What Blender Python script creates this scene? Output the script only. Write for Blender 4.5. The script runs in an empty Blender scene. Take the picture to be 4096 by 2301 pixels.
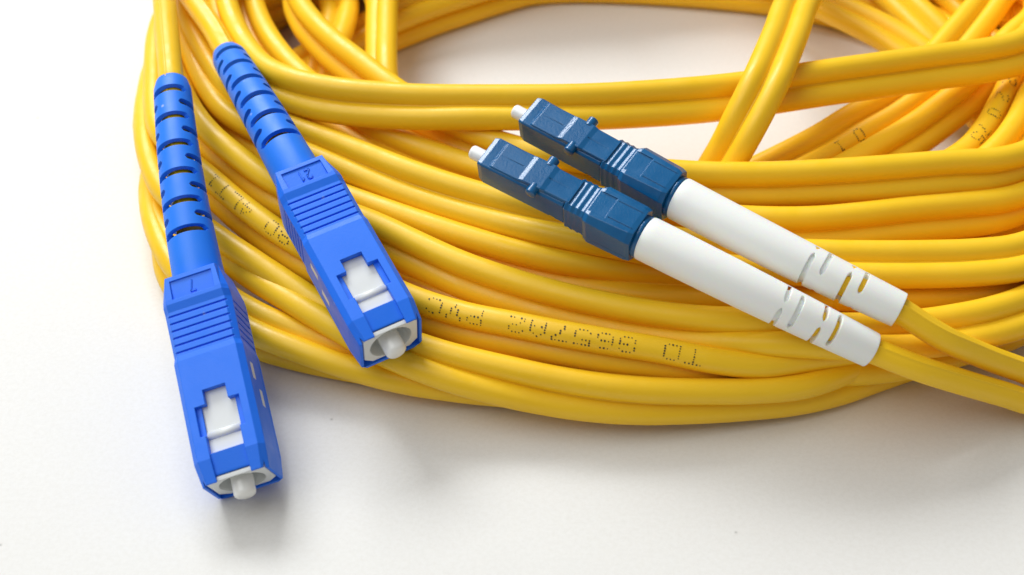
import bpy, bmesh, math, random
from mathutils import Vector, Matrix

# ------------------------------------------------------------------ camera, light, exposure
S = 0.001                                    # everything below is written in millimetres
scene = bpy.context.scene
C = scene.collection
R = math.radians

cam = bpy.data.cameras.new('camera'); cam_o = bpy.data.objects.new('camera', cam); C.objects.link(cam_o)
cam.sensor_width = 36.0; cam.sensor_fit = 'HORIZONTAL'
cam.lens = 18.0 / math.tan(R(40.0) / 2)
cam_o.location = Vector((0, -122.062, 130.062)) * S
cam_o.rotation_euler = (R(45.0), 0, 0)
cam.clip_start = 0.01; cam.clip_end = 20
cam.dof.use_dof = True; cam.dof.focus_distance = 168 * S; cam.dof.aperture_fstop = 28
scene.camera = cam_o

world = bpy.data.worlds.new('World'); scene.world = world; world.use_nodes = True
wb = world.node_tree.nodes['Background']
wb.inputs[0].default_value = (1.0, 0.955, 0.87, 1); wb.inputs[1].default_value = 0.25

def area_light(name, loc, target, size, power, color, size_y=None):
    l = bpy.data.lights.new(name, 'AREA'); l.energy = power; l.color = color
    l.shape = 'RECTANGLE'; l.size = size; l.size_y = size_y or size
    o = bpy.data.objects.new(name, l); C.objects.link(o)
    o.location = Vector(loc)
    o.rotation_euler = (Vector(target) - Vector(loc)).to_track_quat('-Z', 'Y').to_euler()
    return o
area_light('key_lamp', (-0.26, 0.54, 0.55), (0.0, 0.02, 0), 0.44, 5.2, (0.96, 0.985, 1.0), 0.26)
area_light('ceiling_panel', (-0.40, 0.0, 0.72), (-0.04, -0.03, 0), 0.9, 3.7, (0.97, 0.99, 1.0), 0.6)

scene.view_settings.view_transform = 'Standard'; scene.view_settings.look = 'None'
scene.view_settings.exposure = 0.13; scene.view_settings.gamma = 1.0
scene.view_settings.use_curve_mapping = False
scene.cycles.max_bounces = 10; scene.cycles.diffuse_bounces = 7
scene.cycles.use_denoising = True

# ------------------------------------------------------------------ materials
def nodes_of(name):
    m = bpy.data.materials.new(name); m.use_nodes = True
    nt = m.node_tree; b = nt.nodes['Principled BSDF']
    return m, nt, b
def N(nt, t, **kw):
    n = nt.nodes.new(t)
    for k, v in kw.items(): setattr(n, k, v)
    return n
def ramp(nt, fac, stops):
    r = N(nt, 'ShaderNodeValToRGB'); e = r.color_ramp.elements
    while len(e) < len(stops): e.new(0.5)
    for el, (p, c) in zip(e, stops): el.position = p; el.color = c if len(c) == 4 else (*c, 1)
    nt.links.new(fac, r.inputs[0]); return r.outputs[0]
def noise(nt, scale, detail=3, rough=.6):
    tc = N(nt, 'ShaderNodeTexCoord'); n = N(nt, 'ShaderNodeTexNoise')
    n.inputs['Scale'].default_value = scale; n.inputs['Detail'].default_value = detail; n.inputs['Roughness'].default_value = rough
    nt.links.new(tc.outputs['Object'], n.inputs['Vector']); return n.outputs['Fac']
def plastic(name, c0, c1, rough, var_scale=60, grain=2500, bump=.1, bevel=.1, sss=0, spec=.5, coat=0, rvar=.08):
    m, nt, b = nodes_of(name)
    L = nt.links.new
    L(ramp(nt, noise(nt, var_scale), [(.3, c0), (.7, c1)]), b.inputs['Base Color'])
    L(ramp(nt, noise(nt, 400), [(.3, (rough - rvar,) * 3), (.75, (rough + rvar,) * 3)]), b.inputs['Roughness'])
    b.inputs['Specular IOR Level'].default_value = spec
    if coat: b.inputs['Coat Weight'].default_value = coat; b.inputs['Coat Roughness'].default_value = .12
    if sss:
        b.inputs['Subsurface Weight'].default_value = sss; b.inputs['Subsurface Radius'].default_value = (1, .55, .15)
        b.inputs['Subsurface Scale'].default_value = .0008
    bp = N(nt, 'ShaderNodeBump'); bp.inputs['Strength'].default_value = bump; bp.inputs['Distance'].default_value = .00006
    L(noise(nt, grain, 2), bp.inputs['Height'])
    if bevel:
        bv = N(nt, 'ShaderNodeBevel', samples=4); bv.inputs['Radius'].default_value = bevel * S
        L(bv.outputs['Normal'], bp.inputs['Normal'])
    L(bp.outputs['Normal'], b.inputs['Normal'])
    return m
M = {}
M['cable'] = plastic('yellow_jacket', (.90, .54, .013), (.96, .60, .017), .43, 45, 1100, .22, 0, 0, .4, 0, .13)
m, nt, b = M['cable'], M['cable'].node_tree, M['cable'].node_tree.nodes['Principled BSDF']
src = b.inputs['Base Color'].links[0].from_socket
wr = ramp(nt, noise(nt, 1300, 4, .75), [(.60, (0, 0, 0)), (.80, (1, 1, 1))])
wm = N(nt, 'ShaderNodeMix', data_type='RGBA'); wm.inputs[7].default_value = (.93, .66, .10, 1)
ws = N(nt, 'ShaderNodeMath', operation='MULTIPLY'); ws.inputs[1].default_value = .45
nt.links.new(wr, ws.inputs[0]); nt.links.new(ws.outputs[0], wm.inputs[0]); nt.links.new(src, wm.inputs[6]); nt.links.new(wm.outputs[2], b.inputs['Base Color'])
M['shell'] = plastic('blue_shell', (.014, .17, .88), (.018, .185, .93), .45, 80, 3500, .2, .14, 0, .35)
M['boot_blue'] = plastic('blue_rubber', (.012, .19, .84), (.016, .205, .90), .46, 80, 3000, .12, .10, 0, .38)
M['lc_blue'] = plastic('dark_blue_plastic', (.004, .095, .26), (.006, .12, .31), .18, 200, 4200, .34, .16, 0, .5)
M['white'] = plastic('white_plastic', (.70, .73, .73), (.75, .77, .77), .36, 50, 2500, .04, .12, 0, .5)
M['boot_white'] = plastic('white_rubber', (.86, .88, .85), (.90, .91, .89), .46, 40, 2500, .05, .12, .35, .45)
M['ceramic'] = plastic('white_ceramic', (.86, .87, .85), (.90, .91, .89), .14, 50, 800, .0, .12, 0, .6)
M['ink'] = plastic('black_ink', (.05, .036, .015), (.10, .07, .02), .6, 900, 900, 0, 0)

for key in ('shell', 'boot_blue'):
    nt = M[key].node_tree; b = nt.nodes['Principled BSDF']; src = b.inputs['Base Color'].links[0].from_socket
    tc = N(nt, 'ShaderNodeTexCoord'); vo = N(nt, 'ShaderNodeTexVoronoi'); vo.inputs['Scale'].default_value = 260
    nt.links.new(tc.outputs['Object'], vo.inputs['Vector'])
    sc_ = ramp(nt, vo.outputs['Distance'], [(.035, (.55, .55, .55)), (.07, (0, 0, 0))])
    wm = N(nt, 'ShaderNodeMix', data_type='RGBA'); wm.inputs[7].default_value = (.55, .62, .80, 1)
    nt.links.new(sc_, wm.inputs[0]); nt.links.new(src, wm.inputs[6]); nt.links.new(wm.outputs[2], b.inputs['Base Color'])
m, nt, b = nodes_of('table_laminate'); M['table'] = m
L = nt.links.new
base = ramp(nt, noise(nt, 14, 4), [(.3, (.745, .735, .71)), (.7, (.775, .77, .75))])
gr = ramp(nt, noise(nt, 1800, 3, .75), [(.3, (.95, .945, .935)), (.62, (1, 1, 1))])
mx = N(nt, 'ShaderNodeMix', data_type='RGBA', blend_type='MULTIPLY'); mx.inputs[0].default_value = 1
L(base, mx.inputs[6]); L(gr, mx.inputs[7])
tc = N(nt, 'ShaderNodeTexCoord'); vo = N(nt, 'ShaderNodeTexVoronoi'); vo.voronoi_dimensions = '2D'; vo.inputs['Scale'].default_value = 24
L(tc.outputs['Object'], vo.inputs['Vector'])
sp = ramp(nt, vo.outputs['Distance'], [(.002, (.45, .43, .41)), (.0045, (1, 1, 1))])
mx2 = N(nt, 'ShaderNodeMix', data_type='RGBA', blend_type='MULTIPLY'); mx2.inputs[0].default_value = .8
L(mx.outputs[2], mx2.inputs[6]); L(sp, mx2.inputs[7]); L(mx2.outputs[2], b.inputs['Base Color'])
b.inputs['Roughness'].default_value = .6; b.inputs['Specular IOR Level'].default_value = .3
bp = N(nt, 'ShaderNodeBump'); bp.inputs['Strength'].default_value = .1; bp.inputs['Distance'].default_value = .0001
L(noise(nt, 1100, 3, .65), bp.inputs['Height']); L(bp.outputs['Normal'], b.inputs['Normal'])

# ------------------------------------------------------------------ helpers
def link(name, me, mat, parent=None, smooth=True):
    o = bpy.data.objects.new(name, me); C.objects.link(o)
    if mat is not None and not me.materials: me.materials.append(mat)
    if smooth: me.polygons.foreach_set('use_smooth', [True] * len(me.polygons))
    if parent is not None: o.parent = parent
    return o
def mesh(name, vs, fs):
    me = bpy.data.meshes.new(name); me.from_pydata([Vector(v) * S for v in vs], [], fs); me.update(); return me
def thing(name, label, cat, mat=Matrix(), group=None):
    o = bpy.data.objects.new(name, None); C.objects.link(o); o.matrix_world = mat
    o.empty_display_size = .005; o['label'] = label; o['category'] = cat
    if group: o['group'] = group
    return o
def sharp_by_angle(me, deg=32):
    bm = bmesh.new(); bm.from_mesh(me)
    for e in bm.edges:
        e.smooth = not (len(e.link_faces) == 2 and e.calc_face_angle(0) > R(deg))
    bm.to_mesh(me); bm.free()
def catmull(p, step, closed):
    n = len(p); out = []
    g = (lambda i: p[i % n]) if closed else (lambda i: p[0] * 2 - p[1] if i < 0 else (p[n - 1] * 2 - p[n - 2] if i >= n else p[i]))
    for i in range(n if closed else n - 1):
        a, b_, c, d = g(i - 1), g(i), g(i + 1), g(i + 2)
        k = max(1, round((c - b_).length / step))
        for q in range(k):
            t = q / k
            out.append(.5 * (2 * b_ + (c - a) * t + (2 * a - 5 * b_ + 4 * c - d) * t * t + (3 * b_ - a - 3 * c + d) * t ** 3))
    if not closed: out.append(p[-1].copy())
    return out

# ------------------------------------------------------------------ table
tb = mesh('table', [(-900, -700, 0), (900, -700, 0), (900, 1100, 0), (-900, 1100, 0), (-900, -700, -25), (900, -700, -25), (900, 1100, -25), (-900, 1100, -25)],
          [(0, 1, 2, 3), (7, 6, 5, 4), (0, 4, 5, 1), (1, 5, 6, 2), (2, 6, 7, 3), (3, 7, 4, 0)])
t = link('table_top', tb, M['table'], None, False); t['kind'] = 'structure'

# ------------------------------------------------------------------ yellow cable
CABLES = {
    'F': (True, 1.58, '-4762 5388 1435 -4652 4858 1391 -4413 4310 1349 -4137 3777 1302 -3824 3288 1258 -3394 2899 1235 -2892 2571 1241 -2363 2268 1256 -1843 1951 1267 -1328 1647 1272 -793 1383 1267 -242 1150 1259 316 940 1248 881 748 1236 1451 567 1227 2026 410 1224 2606 292 1222 3193 222 1220 3784 184 1222 4376 157 1233 4967 139 1254 5557 134 1283 6116 188 1320 6619 445 1340 7431 1090 1342 8118 1864 1355 8635 2759 1380 8924 3747 1418 8964 4774 1467 8734 5773 1526 8492 6310 1558 8156 6804 1549 7440 7573 1498 6621 8242 1446 5715 8778 1411 4738 9156 1363 3724 9406 1308 2632 9419 1207 1586 9388 1229 548 9260 1263 -479 9034 1304 -1485 8719 1356 -2441 8280 1408 -3310 7681 1441 -3966 7070 1470 -4318 6596 1473 -4583 6062 1462',
        '-4838 5316 1149 -4709 4664 1164 -4492 4078 1168 -4234 3523 1166 -3899 3008 1166 -3438 2607 1163 -2936 2286 1145 -2421 2006 1114 -1912 1715 1088 -1389 1424 1075 -851 1153 1077 -303 900 1097 254 665 1134 820 456 1176 1392 271 1199 1970 113 1190 2558 -3 1168 3153 -70 1147 3747 -104 1133 4341 -128 1133 4935 -145 1149 5529 -151 1183 6135 -103 1236 6690 154 1285 7535 805 1326 8263 1599 1314 8807 2538 1262 9107 3591 1232 9132 4690 1228 8859 5756 1249 8579 6330 1267 8209 6871 1258 7502 7688 1223 6669 8358 1170 5742 8886 1128 4753 9285 1088 3726 9557 1044 2657 9642 1002 1589 9606 1018 529 9463 1038 -513 9214 1061 -1527 8860 1090 -2489 8380 1125 -3379 7780 1162 -4059 7159 1194 -4420 6663 1194 -4682 6113 1179'),
    'Q1': (True, 1.58, '-4652 5125 911 -4562 4585 880 -4379 4009 861 -4138 3456 853 -3825 2952 852 -3433 2515 860 -2996 2134 881 -2536 1789 914 -2054 1478 947 -1554 1187 977 -1040 912 994 -507 669 991 46 465 970 614 314 940 1202 239 908 1800 191 888 2399 146 884 2999 118 887 3600 106 893 4203 103 906 4806 95 928 5408 86 959 6004 101 1005 6530 306 1032 6959 692 1018 7330 1134 985 7824 2002 886 8080 2990 740 8088 3741 584 7995 4350 461 7844 4953 351 7612 5517 251 7283 6005 215 6884 6433 232 6441 6820 260 5960 7164 290 5444 7454 314 4904 7693 334 4348 7886 351 3780 8032 364 3203 8135 376 2622 8204 388 2040 8240 402 1460 8242 417 884 8215 431 314 8167 449 -251 8103 477 -810 8016 512 -1360 7896 543 -1896 7732 559 -2414 7514 565 -2899 7230 576 -3336 6864 608 -3753 6428 707 -4155 5948 833 -4496 5470 909',
        '-4806 5010 675 -4734 4473 655 -4566 3944 629 -4326 3442 614 -4000 2983 605 -3580 2596 607 -3108 2253 625 -2613 1925 653 -2101 1616 680 -1588 1309 701 -1072 1002 706 -539 720 694 11 472 668 577 253 644 1162 95 643 1755 -14 668 2351 -90 699 2948 -135 726 3543 -152 744 4134 -156 764 4723 -152 772 5307 -132 773 5880 -74 789 6394 194 784 6826 634 751 7216 1120 703 7815 2030 584 8201 3012 462 8266 3727 337 8195 4282 243 8056 4818 178 7844 5343 161 7540 5852 161 7158 6324 161 6717 6743 161 6229 7106 161 5702 7410 161 5150 7668 161 4584 7888 161 4004 8059 161 3414 8175 161 2818 8246 161 2219 8279 161 1619 8270 161 1019 8224 161 419 8152 164 -178 8064 184 -770 7952 218 -1352 7795 256 -1916 7582 295 -2459 7320 335 -2976 7013 377 -3457 6658 419 -3876 6271 478 -4250 5844 563 -4616 5378 645'),
    'Q2': (True, 1.58, '-5043 5272 1226 -4999 4697 1229 -4827 4109 1226 -4603 3547 1216 -4343 3005 1205 -4019 2505 1195 -3611 2067 1173 -3175 1661 1150 -2687 1332 1132 -2158 1056 1117 -1630 768 1106 -1126 440 1100 -620 125 1093 -82 -132 1080 473 -351 1069 1042 -532 1062 1623 -680 1060 2216 -787 1075 2824 -821 1073 3399 -832 1031 3963 -843 1005 4534 -811 1002 5106 -721 1005 5675 -578 1007 6216 -351 1016 6710 -16 1014 7488 691 1015 8111 1543 1022 8524 2521 1002 8659 3578 956 8538 4649 898 8373 5247 855 8137 5821 804 7826 6356 773 7457 6842 794 7049 7283 839 6598 7681 878 5720 8261 930 4699 8556 848 3712 8790 856 2712 8927 879 1700 8968 922 677 8895 973 -354 8725 1057 -1387 8454 1184 -2341 8042 1233 -3087 7572 1214 -3557 7202 1216 -3976 6772 1223 -4319 6271 1228 -4700 5758 1220',
        '-4952 5232 938 -4890 4662 947 -4748 4085 933 -4581 3516 915 -4359 2965 904 -4053 2455 897 -3658 2014 877 -3224 1603 855 -2728 1263 838 -2198 985 824 -1676 700 813 -1177 373 807 -669 55 801 -130 -206 790 423 -431 780 985 -619 776 1550 -778 782 2113 -905 814 2671 -1007 887 3268 -1098 964 3882 -1131 951 4487 -1096 906 5084 -989 862 5676 -837 848 6250 -611 862 6781 -284 891 7608 442 887 8246 1351 828 8672 2387 774 8840 3494 727 8752 4595 689 8609 5200 668 8396 5776 651 8100 6315 650 7731 6805 668 7316 7244 700 6866 7633 742 5973 8174 786 4927 8499 655 3907 8822 624 2856 8999 621 1790 9051 644 733 8993 691 -302 8850 784 -1291 8570 920 -2235 7996 952 -3049 7478 928 -3554 7103 929 -4002 6669 938 -4376 6202 938 -4697 5733 917'),
    'Q4': (True, 1.58, '-5178 5730 961 -5230 5146 969 -5159 4530 979 -5056 3923 990 -4944 3323 1003 -4759 2751 1018 -4398 2281 1013 -3975 1840 1000 -3558 1398 983 -3119 980 967 -2652 600 946 -2148 272 934 -1635 -48 926 -1112 -348 923 -562 -578 924 4 -763 955 580 -939 978 1158 -1057 958 1744 -1145 912 2337 -1234 831 2929 -1225 738 3517 -1083 698 4112 -946 697 4705 -813 696 5287 -630 696 5863 -438 703 6401 -169 715 6866 217 717 7572 996 732 8103 1902 757 8401 2917 740 8392 3970 721 8279 4556 716 8116 5121 711 7889 5652 708 7598 6141 712 7250 6586 716 6772 6976 715 6208 7323 695 5699 7686 634 5194 8024 580 4668 8267 586 4119 8442 606 3553 8563 628 2535 8678 663 1498 8682 694 450 8607 719 -609 8492 722 -1214 8411 693 -1798 8306 676 -2351 8134 711 -2880 7898 756 -3383 7600 796 -3853 7233 830 -4297 6777 865 -4724 6318 908',
        '-5085 5628 690 -5102 5059 708 -5026 4469 713 -4930 3883 717 -4825 3297 725 -4663 2725 730 -4341 2245 717 -3958 1807 698 -3565 1365 681 -3141 948 665 -2680 566 646 -2178 234 633 -1668 -84 626 -1146 -382 623 -587 -613 624 -10 -795 653 559 -974 676 1145 -1094 656 1735 -1142 608 2318 -1162 536 2904 -1142 447 3491 -1064 396 4116 -1056 414 4718 -997 454 5272 -840 477 5826 -675 518 6346 -432 572 6800 -68 636 7497 703 703 8038 1606 731 8361 2616 733 8404 3678 639 8312 4286 578 8152 4887 520 7916 5468 468 7613 6020 433 7247 6528 418 6788 6952 412 6296 7310 404 5825 7613 367 5315 7863 353 4763 8083 362 4189 8259 374 3603 8389 383 2564 8529 400 1520 8561 416 484 8502 436 -533 8380 450 -1105 8267 449 -1683 8120 464 -2257 7942 494 -2812 7718 521 -3337 7440 542 -3828 7105 555 -4287 6696 573 -4705 6229 618'),
    'P1': (True, 1.58, '-5290 5577 462 -5323 4905 541 -5266 4206 624 -5174 3521 712 -5027 2874 777 -4835 2296 788 -4570 1775 784 -4191 1332 779 -3756 941 764 -3298 570 741 -2830 197 712 -2348 -184 692 -1837 -522 700 -1301 -805 718 -747 -1038 719 -174 -1206 696 410 -1348 668 999 -1452 641 1596 -1502 615 2199 -1495 585 2804 -1453 548 3405 -1345 507 3960 -1085 462 4503 -770 433 5092 -532 436 5689 -323 436 6282 -108 428 6842 176 410 7717 801 417 8389 1627 452 8870 2584 482 9114 3627 527 9090 4691 573 8805 5706 603 8537 6243 613 8204 6742 620 7814 7198 625 7378 7609 629 6903 7976 631 6396 8296 633 5448 8751 639 4446 9073 651 3416 9287 662 2371 9390 662 1323 9387 652 284 9286 634 -740 9098 608 -1736 8806 568 -2285 8576 540 -2814 8301 507 -3322 7983 469 -3803 7614 422 -4240 7183 371 -4632 6693 363 -4996 6158 402',
        '-5246 5370 244 -5312 4804 255 -5322 4223 325 -5257 3632 441 -5038 3041 522 -4754 2426 525 -4456 1820 506 -4082 1273 502 -3652 783 527 -3196 333 580 -2732 -85 654 -2272 -477 710 -1788 -822 696 -1269 -1098 641 -724 -1308 580 -160 -1439 501 413 -1530 424 998 -1582 366 1593 -1584 322 2191 -1532 283 2789 -1451 244 3383 -1337 204 3953 -1144 164 4495 -908 162 5036 -698 187 5586 -509 219 6141 -315 255 6669 -45 291 7519 582 345 8223 1378 394 8739 2312 446 9006 3349 466 9000 4431 443 8737 5486 404 8479 6054 382 8158 6585 364 7779 7071 352 7353 7508 344 6887 7897 338 6386 8236 335 5440 8705 338 4440 9042 349 3402 9240 362 2346 9309 370 1285 9254 381 228 9096 404 -817 8855 441 -1842 8539 469 -2405 8306 467 -2942 8029 463 -3450 7711 423 -3915 7338 363 -4324 6896 318 -4666 6400 287 -4974 5889 261'),
    'P0': (True, 1.58, '-5049 4568 399 -5026 3982 352 -5009 3380 298 -4986 2770 296 -4877 2166 384 -4657 1586 450 -4355 1042 472 -3967 558 482 -3526 128 488 -3025 -214 479 -2471 -461 440 -1907 -665 422 -1338 -821 422 -755 -929 435 -168 -1002 436 419 -1025 404 1008 -1007 377 1598 -967 368 2184 -910 378 2767 -838 398 3345 -745 416 3916 -621 423 4476 -449 420 5030 -244 413 5588 -42 413 6131 157 418 6626 426 430 7082 765 445 7791 1495 456 8328 2374 441 8597 3370 410 8569 4410 371 8434 4988 348 8218 5540 324 7936 6058 298 7595 6536 270 7195 6969 244 6746 7353 223 6260 7690 220 5744 7980 227 5202 8225 231 4636 8424 231 4052 8578 227 3455 8688 219 2851 8757 207 2246 8784 191 1641 8771 175 1039 8725 164 440 8646 161 -151 8531 161 -730 8372 161 -1298 8174 161 -1862 7950 184 -2411 7700 242 -2931 7416 305 -3411 7094 361 -3850 6732 406 -4245 6328 438 -4577 5876 453 -4826 5373 441',
        '-5000 4269 383 -5028 3681 310 -5024 3078 271 -4972 2468 328 -4830 1868 422 -4622 1285 465 -4341 739 469 -3964 254 468 -3528 -176 476 -3029 -518 477 -2490 -764 450 -1931 -968 407 -1350 -1116 350 -757 -1200 297 -160 -1245 254 439 -1267 221 1040 -1252 199 1640 -1204 183 2240 -1125 170 2839 -1012 161 3436 -876 161 4030 -720 161 4612 -526 161 5186 -315 162 5759 -107 170 6334 124 194 6872 453 254 7351 854 334 8040 1668 433 8516 2612 429 8734 3635 352 8681 4677 278 8531 5257 244 8302 5811 215 8006 6334 191 7648 6819 173 7237 7259 163 6779 7649 161 6282 7987 161 5754 8277 161 5206 8521 161 4646 8720 161 4076 8873 161 3500 8982 161 2918 9050 161 2331 9074 161 1743 9057 161 1156 9005 161 572 8920 161 -9 8800 161 -583 8638 161 -1146 8436 161 -1691 8200 161 -2218 7919 161 -2722 7583 161 -3202 7189 162 -3652 6748 176 -4051 6256 216 -4376 5710 297 -4644 5137 381'),
    'P0b': (True, 1.58, '-4646 3088 195 -4555 2510 204 -4460 1953 198 -4357 1417 185 -4179 922 171 -3882 487 165 -3480 131 163 -2999 -139 161 -2467 -331 161 -1907 -479 161 -1344 -589 161 -783 -636 161 -220 -608 161 360 -548 161 948 -504 161 1532 -471 161 2116 -435 161 2699 -390 161 3277 -324 161 3850 -226 161 4422 -104 161 4996 40 161 5572 203 161 6138 408 161 6676 686 161 7184 1019 161 8000 1692 161 8644 2516 161 9036 3490 161 9167 4531 161 9019 5563 161 8806 6122 161 8518 6648 161 8167 7130 161 7755 7561 161 7297 7947 161 6807 8292 161 6293 8597 161 5756 8858 161 4772 9215 161 3751 9441 161 2708 9542 161 1659 9526 161 614 9396 161 -411 9147 161 -1124 8895 161 -1677 8646 161 -2208 8355 161 -2716 8021 161 -3198 7647 161 -3646 7239 161 -4048 6793 161 -4384 6300 161 -4635 5763 161 -4779 5190 161 -4804 4593 161 -4754 3988 167',
        '-4757 3368 161 -4739 2746 161 -4712 2115 161 -4652 1480 161 -4477 864 161 -4140 327 161 -3679 -99 161 -3140 -408 161 -2563 -619 161 -1976 -775 161 -1375 -891 161 -751 -938 161 -123 -896 161 486 -824 161 1093 -771 161 1705 -721 161 2316 -664 161 2926 -592 161 3535 -485 161 4135 -333 161 4723 -145 161 5299 63 161 5867 275 161 6418 526 161 6938 840 161 7435 1190 161 8239 1880 161 8865 2724 161 9270 3683 161 9404 4722 161 9241 5771 161 9017 6341 161 8718 6878 161 8350 7373 161 7919 7817 161 7447 8212 161 6944 8564 161 6414 8876 161 5862 9143 161 4856 9507 161 3813 9738 161 2754 9842 161 1693 9828 161 646 9698 161 -372 9449 161 -1071 9194 161 -1609 8943 161 -2123 8647 161 -2606 8304 161 -3054 7915 161 -3473 7489 161 -3871 7040 161 -4232 6563 161 -4531 6049 161 -4745 5492 161 -4832 4896 161 -4804 4288 161'),
    'C': (True, 1.58, '-3300 6252 1456 -3253 5718 1428 -3066 5164 1437 -2793 4642 1467 -2461 4150 1490 -2080 3691 1495 -1679 3246 1468 -1236 2857 1413 -769 2499 1368 -270 2178 1356 259 1907 1379 816 1692 1406 1395 1540 1425 1985 1443 1437 2577 1378 1451 3170 1351 1475 3766 1355 1502 4362 1378 1530 4958 1418 1555 5552 1466 1576 6140 1506 1586 6661 1698 1614 7080 2092 1661 7425 2566 1710 7856 3497 1798 8002 4508 1906 7946 5093 1973 7752 5654 2006 7094 6492 1957 6342 7187 1928 5478 7746 1900 4530 8156 1883 3528 8419 1878 2495 8539 1889 1444 8540 1876 400 8430 1816 -611 8175 1734 -1579 7783 1650 -2449 7211 1568 -2889 6805 1523',
        '-3287 6206 1155 -3268 5638 1136 -3089 5076 1147 -2820 4556 1177 -2495 4073 1198 -2123 3624 1202 -1736 3190 1174 -1295 2797 1121 -822 2427 1077 -310 2109 1063 237 1852 1081 804 1643 1106 1385 1488 1126 1977 1383 1139 2573 1309 1155 3171 1274 1181 3765 1269 1211 4356 1280 1242 4942 1308 1272 5526 1353 1295 6110 1431 1293 6650 1684 1310 7080 2119 1358 7444 2607 1410 7916 3555 1506 8094 4593 1629 8047 5190 1704 7872 5761 1748 7283 6653 1783 6503 7377 1755 5599 7929 1690 4621 8334 1653 3600 8595 1641 2553 8692 1633 1504 8624 1591 465 8459 1520 -551 8164 1436 -1527 7764 1352 -2407 7214 1267 -2836 6804 1223'),
    'D': (True, 1.58, '-3898 6438 1275 -3914 5945 1240 -3781 5394 1234 -3587 4857 1246 -3331 4337 1257 -3013 3852 1253 -2642 3398 1240 -2240 2971 1225 -1788 2598 1210 -1299 2267 1199 -779 1987 1185 -240 1735 1176 306 1497 1176 867 1302 1171 1442 1146 1163 2022 1013 1159 2607 905 1167 3198 838 1181 3793 827 1197 4389 883 1215 4996 966 1231 5610 1038 1236 6215 1135 1240 6746 1384 1234 7180 1814 1207 7526 2323 1179 7784 2879 1152 7953 3466 1117 8015 4070 1065 7931 4684 1035 7637 5239 1030 7288 5754 1067 6967 6230 1141 6571 6644 1190 6112 7002 1230 5606 7308 1266 4657 7736 1311 3668 8045 1326 2661 8232 1300 1639 8383 1260 606 8455 1212 -411 8391 1189 -1400 8120 1217 -2337 7687 1256 -2836 7364 1272 -3311 6996 1289',
        '-4014 6247 1068 -4032 5714 1081 -3899 5174 1061 -3703 4647 1060 -3450 4140 1058 -3130 3662 1046 -2757 3218 1024 -2346 2802 996 -1880 2438 968 -1379 2119 946 -846 1851 922 -297 1614 903 259 1389 895 829 1196 889 1409 1035 882 1997 896 879 2593 784 888 3197 717 902 3807 708 917 4414 771 934 5008 861 946 5606 946 946 6207 1072 943 6744 1377 930 7149 1845 906 7476 2372 883 7722 2947 862 7875 3557 838 7942 4181 792 7889 4781 750 7700 5345 752 7434 5866 826 7113 6351 904 6722 6783 966 6268 7151 1015 5771 7460 1060 4816 7851 1079 3790 8091 1051 2738 8219 1006 1691 8237 998 650 8253 989 -393 8165 987 -1404 7917 991 -2361 7525 999 -2864 7217 1008 -3337 6856 1020'),
    'A': (True, 1.58, '-4220 5890 1716 -4192 5386 1674 -4058 4838 1644 -3866 4313 1615 -3606 3805 1599 -3298 3330 1657 -2866 2982 1717 -2340 2767 1742 -1768 2647 1761 -1183 2571 1777 -591 2538 1790 5 2528 1799 602 2528 1805 1196 2549 1811 1789 2596 1817 2380 2661 1823 2965 2753 1828 3543 2879 1834 4124 3012 1840 4706 3135 1846 5287 3255 1853 5866 3377 1862 6446 3488 1872 6928 3676 1898 7237 4107 1960 7434 4637 2037 7533 5198 2118 7536 5775 2209 7262 6756 2257 6669 7597 2243 5834 8192 2213 4877 8594 2179 3880 8883 2160 2855 9045 2150 1820 9076 2154 782 8987 2156 -239 8785 2130 -1226 8469 2076 -2148 8000 1999 -2991 7415 1916 -3688 6678 1831 -4039 6216 1770',
        '-4348 5893 1440 -4323 5317 1409 -4193 4768 1381 -3998 4231 1354 -3728 3715 1336 -3378 3221 1385 -2911 2836 1454 -2361 2585 1500 -1781 2435 1543 -1190 2332 1589 -594 2278 1633 5 2273 1633 604 2289 1616 1204 2325 1606 1801 2386 1598 2396 2462 1594 2990 2564 1591 3574 2699 1590 4152 2839 1592 4732 2966 1594 5312 3090 1599 5889 3216 1605 6463 3330 1612 7014 3559 1631 7350 4050 1684 7534 4609 1751 7609 5195 1824 7639 5808 1925 7424 6849 2017 6791 7719 1992 5915 8332 1955 4934 8738 1917 3916 9026 1894 2870 9185 1880 1814 9211 1881 767 9116 1881 -262 8916 1857 -1263 8598 1803 -2204 8126 1728 -3075 7531 1648 -3808 6776 1569 -4148 6294 1497'),
    'B': (False, 1.58, '-566 8376 2162 443 8635 2279 1501 8800 2356 2571 8846 2376 3591 8372 2329 4092 7420 2199 4378 6407 2065 4475 5809 2005 4470 5170 1987 4226 4584 2045 4008 4057 2101 3821 3485 2140 3613 2911 2158 3379 2343 2097 3083 1917 1742 2808 1699 1240 2506 1532 769 1970 1262 583 1355 1141 533 729 1122 513 117 1211 481 -472 1360 460 -1053 1558 459 -1610 1778 468',
        '-501 8108 2035 513 8372 2145 1521 8524 2229 2542 8563 2268 3357 8196 2246 3808 7327 2140 4082 6353 2028 4173 5781 1979 4173 5234 1972 3958 4727 2038 3719 4152 2100 3532 3580 2143 3327 3014 2165 3100 2464 2110 2865 2128 1763 2640 1950 1276 2340 1781 822 1861 1542 634 1304 1440 560 733 1426 515 164 1511 458 -405 1655 428 -956 1846 437 -1514 2066 456'),
    'G1': (False, 1.58, '1727 7986 2149 746 7717 1865 -213 7410 1609 -1167 7087 1370 -1674 6849 1237 -1961 6505 1145 -1875 5970 1162 -1848 5396 1165 -1818 4827 1169 -1786 4253 1175 -1714 3673 1087 -1476 3250 798 -1133 2873 628 -671 2589 514 -145 2373 444 413 2242 396 995 2170 363 1581 2136 332 2174 2140 306 2774 2143 280',
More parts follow.
